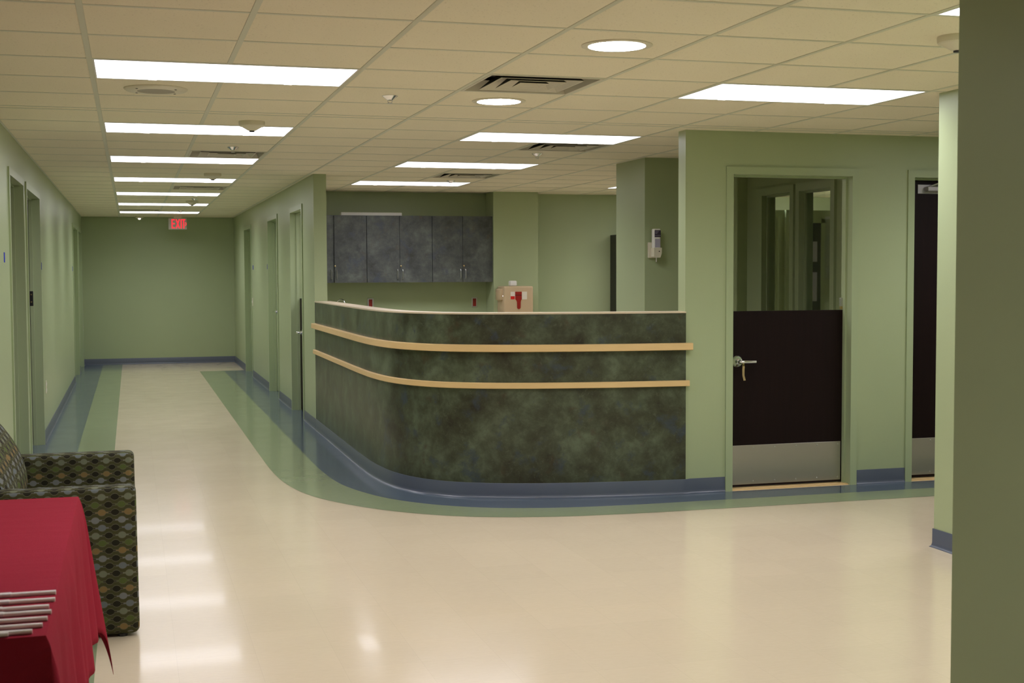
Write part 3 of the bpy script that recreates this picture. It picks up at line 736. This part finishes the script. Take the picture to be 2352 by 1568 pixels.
# ------------------------------------------------------------------ sharps cabinet on the column
t = thing('sharps_container', 'beige wall-mounted sharps disposal box with red slot on the column', 'sharps box', (4.505, 9.50, 0))
bm = NB(); rbox(bm, -0.178, 0.178, -0.30, 0.0, 0.90, 1.352, 0.018, 4); obj('box_body', bm, M['beigeplastic'], t, smooth=True)
bm = NB(); rbox(bm, -0.212, -0.150, -0.24, -0.04, 1.185, 1.322, 0.016, 3); lk = obj('lock_housing', bm, M['beigeplastic'], t, smooth=True)
bm = NB(); lathe(bm, [(0.013, 0), (0.013, -0.014), (0.008, -0.018)], (-0.172, -0.238, 1.232), 16, 'y'); obj('lock_barrel', bm, M['chrome'], lk, smooth=True)
y0 = -0.302
bm = NB(); box(bm, -0.100, 0.100, y0, y0 + 0.004, 1.198, 1.288); wn = obj('label_window', bm, M['cream'], t)
bm = NB(); box(bm, -0.099, -0.050, y0 - 0.001, y0 + 0.001, 1.200, 1.236); obj('hazard_label', bm, M['redlabel'], wn)
bm = NB(); prism(bm, [(-0.045, 1.288), (-0.045, 1.200), (-0.032, 1.190), (-0.022, 1.168), (-0.020, 1.10), (-0.014, 1.090), (0, 1.085), (0.014, 1.090), (0.020, 1.10), (0.022, 1.168), (0.027, 1.190), (0.036, 1.200), (0.036, 1.288)], y0 - 0.003, y0 + 0.003, 'y')
fl = obj('red_flap', bm, M['red'], t)
bm = NB(); box(bm, -0.044, 0.035, y0 - 0.004, y0 - 0.003, 1.245, 1.251); obj('flap_slot', bm, M['black'], fl)
bm = NB(); rbox(bm, -0.075, 0.010, -0.20, -0.12, 1.352, 1.415, 0.014, 3); obj('lid_knob', bm, M['white'], t, smooth=True)
# soap dispenser on the pillar
t = thing('gel_dispenser', 'white hand gel dispenser with dark purple label on the pillar', 'gel dispenser', (4.378, 4.765, 0))
bm = NB(); rbox(bm, -0.052, 0.020, -0.030, 0.0, 1.628, 1.758, 0.004); obj('bracket', bm, M['offwhite'], t)
bm = NB(); rbox(bm, -0.030, 0.030, -0.095, -0.030, 1.695, 1.870, 0.010, 3); bt = obj('bottle', bm, M['white'], t, smooth=True)
bm = NB(); box(bm, -0.026, 0.028, -0.0965, -0.0945, 1.800, 1.857); lb_ = obj('label', bm, M['purple'], bt)
bm = NB(); box(bm, -0.026, 0.028, -0.0972, -0.0965, 1.8125, 1.8155)
for i in range(3): box(bm, -0.022, 0.010 - i * 0.006, -0.0972, -0.0965, 1.846 - i * 0.009, 1.849 - i * 0.009)
obj('label_print', bm, M['lilac'], bt)
bm = NB(); box(bm, -0.022, 0.024, -0.0960, -0.0945, 1.715, 1.785); obj('gel_window', bm, M['lilac'], bt)
bm = NB(); prism(bm, [(-0.034, 1.712), (-0.034, 1.640), (-0.026, 1.630), (0.022, 1.630), (0.034, 1.665), (0.036, 1.712)], -0.105, -0.02, 'y'); cp = obj('push_cup', bm, M['offwhite'], t)
bm = NB(); lathe(bm, [(0.005, 0), (0.005, -0.001)], (0.012, -0.105, 1.682), 12, 'y'); obj('lock', bm, M['dark'], cp)
bm = NB(); lathe(bm, [(0.005, 1.630), (0.0045, 1.595)], (0.002, -0.065, 0), 12); obj('nozzle', bm, M['white'], t)
# tall black cabinet at the back
t = thing('tall_cabinet', 'tall black cabinet at the back wall, partly hidden by the pillar', 'cabinet', (0, 0, 0))
bm = NB(); box(bm, 5.88, 6.50, 9.53, 9.845, 0.0, 1.968); obj('cabinet_body', bm, M['black'], t)
bm = NB(); rbox(bm, 5.883, 6.497, 9.510, 9.528, 0.06, 1.965, 0.002, 1); obj('cabinet_door', bm, M['black'], t)
# keys in the half door
t = thing('key_tag', 'keys with a tan strap tag hanging from the half door lever', 'keys', (0, 0, 0))
bm = NB(); box(bm, 4.204, 4.218, 2.713, 2.715, 0.863, 0.888); lathe(bm, [(0.008, -0.001), (0.008, 0.001)], (4.211, 2.714, 0.861), 12, 'y'); obj('key', bm, M['brass'], t)
bm = NB(); pts = [(x + 0.034, z - 0.005) for x, z in [(4.170, 0.862), (4.186, 0.862), (4.184, 0.84), (4.184, 0.80), (4.194, 0.765), (4.178, 0.764), (4.169, 0.80), (4.168, 0.84)]]
prism(bm, pts, 2.711, 2.7135, 'y'); obj('strap', bm, base_mat('tan_strap', (0.36, 0.27, 0.11), 0.6), t)

# ------------------------------------------------------------------ loveseat
lv = thing('loveseat', 'upholstered loveseat in dark fabric with interlocking bulb pattern', 'sofa', (0, 0, 0))
def armbm(y0, y1, x1, z1):
    bm = NB(); rbox(bm, -0.74, x1, y0, y1, 0.012, z1, 0.028, 5)
    for v in bm.verts:                       # the arm flares a little toward its foot
        k = (z1 - v.co.z) / z1
        if v.co.x > 0: v.co.x += 0.006 * k
    return bm
obj('armrest', armbm(0.085, 0.205, 0.163, 0.630), M['fabric'], lv, True, boxuv=True)
obj('armrest', armbm(1.195, 1.315, 0.158, 0.630), M['fabric'], lv, True, boxuv=True)
bm = NB(); rbox(bm, -0.70, 0.125, 0.206, 1.194, 0.05, 0.30, 0.015, 3); obj('seat_base', bm, M['fabric'], lv, True, boxuv=True)
for y0, y1 in ((0.21, 0.698), (0.702, 1.19)):
    bm = NB(); rbox(bm, -0.46, 0.145, y0, y1, 0.30, 0.44, 0.035, 4); obj('seat_cushion', bm, M['fabric'], lv, True, boxuv=True)
prof = spline([(-0.36, 0.44), (-0.335, 0.50), (-0.338, 0.57), (-0.358, 0.64), (-0.385, 0.70), (-0.425, 0.765), (-0.475, 0.825), (-0.545, 0.875), (-0.63, 0.90), (-0.71, 0.885), (-0.75, 0.83), (-0.765, 0.6), (-0.75, 0.30)], 5)
def cushion(ya, yb):
    bm = NB(); rings = []; ny = 10; cx_, cz_ = -0.58, 0.62
    for i in range(ny + 1):
        t_ = i / ny; y = ya + (yb - ya) * t_; e_ = abs(2 * t_ - 1); sc = 1 - 0.075 * e_ ** 8
        rings.append([bm.verts.new((cx_ + (x - cx_) * sc, y, cz_ + (z - cz_) * sc)) for x, z in prof])
    for a, b in zip(rings, rings[1:]):
        for j in range(len(prof)): bm.faces.new((a[j], a[(j + 1) % len(prof)], b[(j + 1) % len(prof)], b[j]))
    bm.faces.new(rings[0]); bm.faces.new(rings[-1][::-1]); return bm
for ya, yb in ((0.207, 0.699), (0.701, 1.193)):
    obj('back_cushion', cushion(ya, yb), M['fabric'], lv, True, boxuv=True)
for x in (-0.68, 0.10):
    for y in (0.12, 1.25):
        bm = NB(); lathe(bm, [(0.018, 0.0), (0.024, 0.014)], (x, y, 0), 12); obj('foot', bm, M['black'], lv)

# ------------------------------------------------------------------ table, cloth, pens
TX0, TX1, TY0, TY1, TZ = -0.79, -0.030, -2.63, -0.80, 0.738
tb = thing('folding_table', 'white folding table hidden under a red cloth', 'table', (0, 0, 0))
bm = NB(); rbox(bm, TX0, TX1, TY0, TY1, TZ - 0.04, TZ, 0.012); obj('tabletop', bm, M['white'], tb)
for y in (TY1 - 0.08, TY0 + 0.08):
    for x in (TX0 + 0.06, TX1 - 0.03):
        bm = NB(); tube(bm, [(x, y, TZ - 0.04), (x, y, 0.0)], 0.0145, 12); obj('leg', bm, M['white'], tb, True)
    bm = NB(); tube(bm, [(TX0 + 0.06, y, 0.22), (TX1 - 0.03, y, 0.22)], 0.010, 10); obj('crossbar', bm, M['greysteel'], tb, True)
def cloth():
    bm = NB(); ov = 0.485; zt = TZ + 0.004
    nx, ny, no, nc = 20, 56, 22, 22
    grid = {}
    W = TX1 - TX0; L = TY1 - TY0
    def fold(s, d, ph):     # outward wave of a hanging side
        k = min(1, d / ov)
        return 0.008 + k * (0.020 + 0.018 * math.sin(s * 15 + ph) + 0.010 * math.sin(s * 37 + 1.7 * ph)) 
    def P(a, b):
        # a, b run over the flat cloth: negative / past the edge = overhang
        dx = -a if a < 0 else (a - W if a > W else 0); dy = -b if b < 0 else (b - L if b > L else 0)
        sx = -1 if a < 0 else 1; sy = -1 if b < 0 else 1
        xe = TX0 + min(max(a, 0), W); ye = TY0 + min(max(b, 0), L)
        if dx == 0 and dy == 0:
            return (xe, ye, zt + 0.0008 * math.sin(7 * a + 3 * b))
        if dy == 0:
            o = fold(b, dx, 0.6); e0 = 0.006 * (1 - math.exp(-dx * 60)); return (xe + sx * (o * min(1, dx * 12) + e0), ye, zt - dx + min(dx, 0.004))
        if dx == 0:
            o = fold(a, dy, 2.1); return (xe, ye + sy * (o * min(1, dy * 12)), zt - dy + min(dy, 0.004))
        r = math.hypot(dx, dy); th = math.atan2(dy, dx); f = math.sin(2 * th)
        o0 = fold(L if sy > 0 else 0, dx, 0.6) * min(1, dx * 12) * math.cos(th) ** 4; o1 = fold(W if sx > 0 else 0, dy, 2.1) * min(1, dy * 12) * math.sin(th) ** 4
        out = r * 0.21 * f ** 0.8; drop = math.sqrt(max(r * r - out * out, 0))
        # diagonal direction leans to the side edge so the fold hangs like a cone
        return (xe + sx * (out * 0.62 + o0 + 0.006), ye + sy * (out * 0.78 + o1), max(0.03, zt - drop))
    As = [-ov + ov * i / no for i in range(no)] + [W * i / nx for i in range(nx + 1)] + [W + ov * (i + 1) / no for i in range(no)]
    Bs = [-ov + ov * i / no for i in range(no)] + [L * i / ny for i in range(ny + 1)] + [L + ov * (i + 1) / no for i in range(no)]
    V = [[bm.verts.new(P(a, b)) for b in Bs] for a in As]
    for i in range(len(As) - 1):
        for j in range(len(Bs) - 1): bm.faces.new((V[i][j], V[i + 1][j], V[i + 1][j + 1], V[i][j + 1]))
    return bm
o = obj('tablecloth', cloth(), M['cloth'], None, True); tag(o, 'deep red cloth draped over the folding table, hanging in folds', 'tablecloth')
for p in o.data.polygons: p.use_smooth = True
so = o.modifiers.new('thick', 'SOLIDIFY'); so.thickness = 0.0012; so.offset = 1
PX = [(-0.028, -2.256), (-0.026, -2.330), (-0.036, -2.396), (-0.028, -2.446), (-0.033, -2.506), (-0.040, -2.562), (-0.058, -2.610), (-0.105, -2.632 + 0.012)]
ordn = ['farthest', 'second', 'third', 'fourth', 'fifth', 'sixth', 'seventh', 'nearest']
proto = None; zc = TZ + 0.0055
for k, (x, y) in enumerate(PX):
    lb = ('%s of the pale plastic pens in a row on the red cloth' % ordn[k]) if k in (0, 7) else '%s pen from the far end of the row on the red cloth' % ordn[k]
    if proto is None:
        t = thing('pen', lb, 'pen', (x, y, zc), 'pens laid out on the red cloth'); proto = t
        bm = NB(); tube(bm, [(0, 0, 0.0045), (-0.10, 0, 0.0045), (-0.145, 0, 0.0045)], [0.0052, 0.0056, 0.0056], 10); obj('barrel', bm, M['penwhite'], t, True)
        bm = NB(); tube(bm, [(-0.034, 0.012, 0.003), (-0.10, 0.0115, 0.003), (-0.15, 0.010, 0.004)], 0.0035, 8); obj('clip', bm, M['wrap'], t, True)
        bm = NB(); rbox(bm, -0.142, -0.10, -0.006, 0.015, 0.0, 0.009, 0.003); obj('cap', bm, M['wrap'], t, True)
    else: copytree(proto, (x, y, zc), lb)
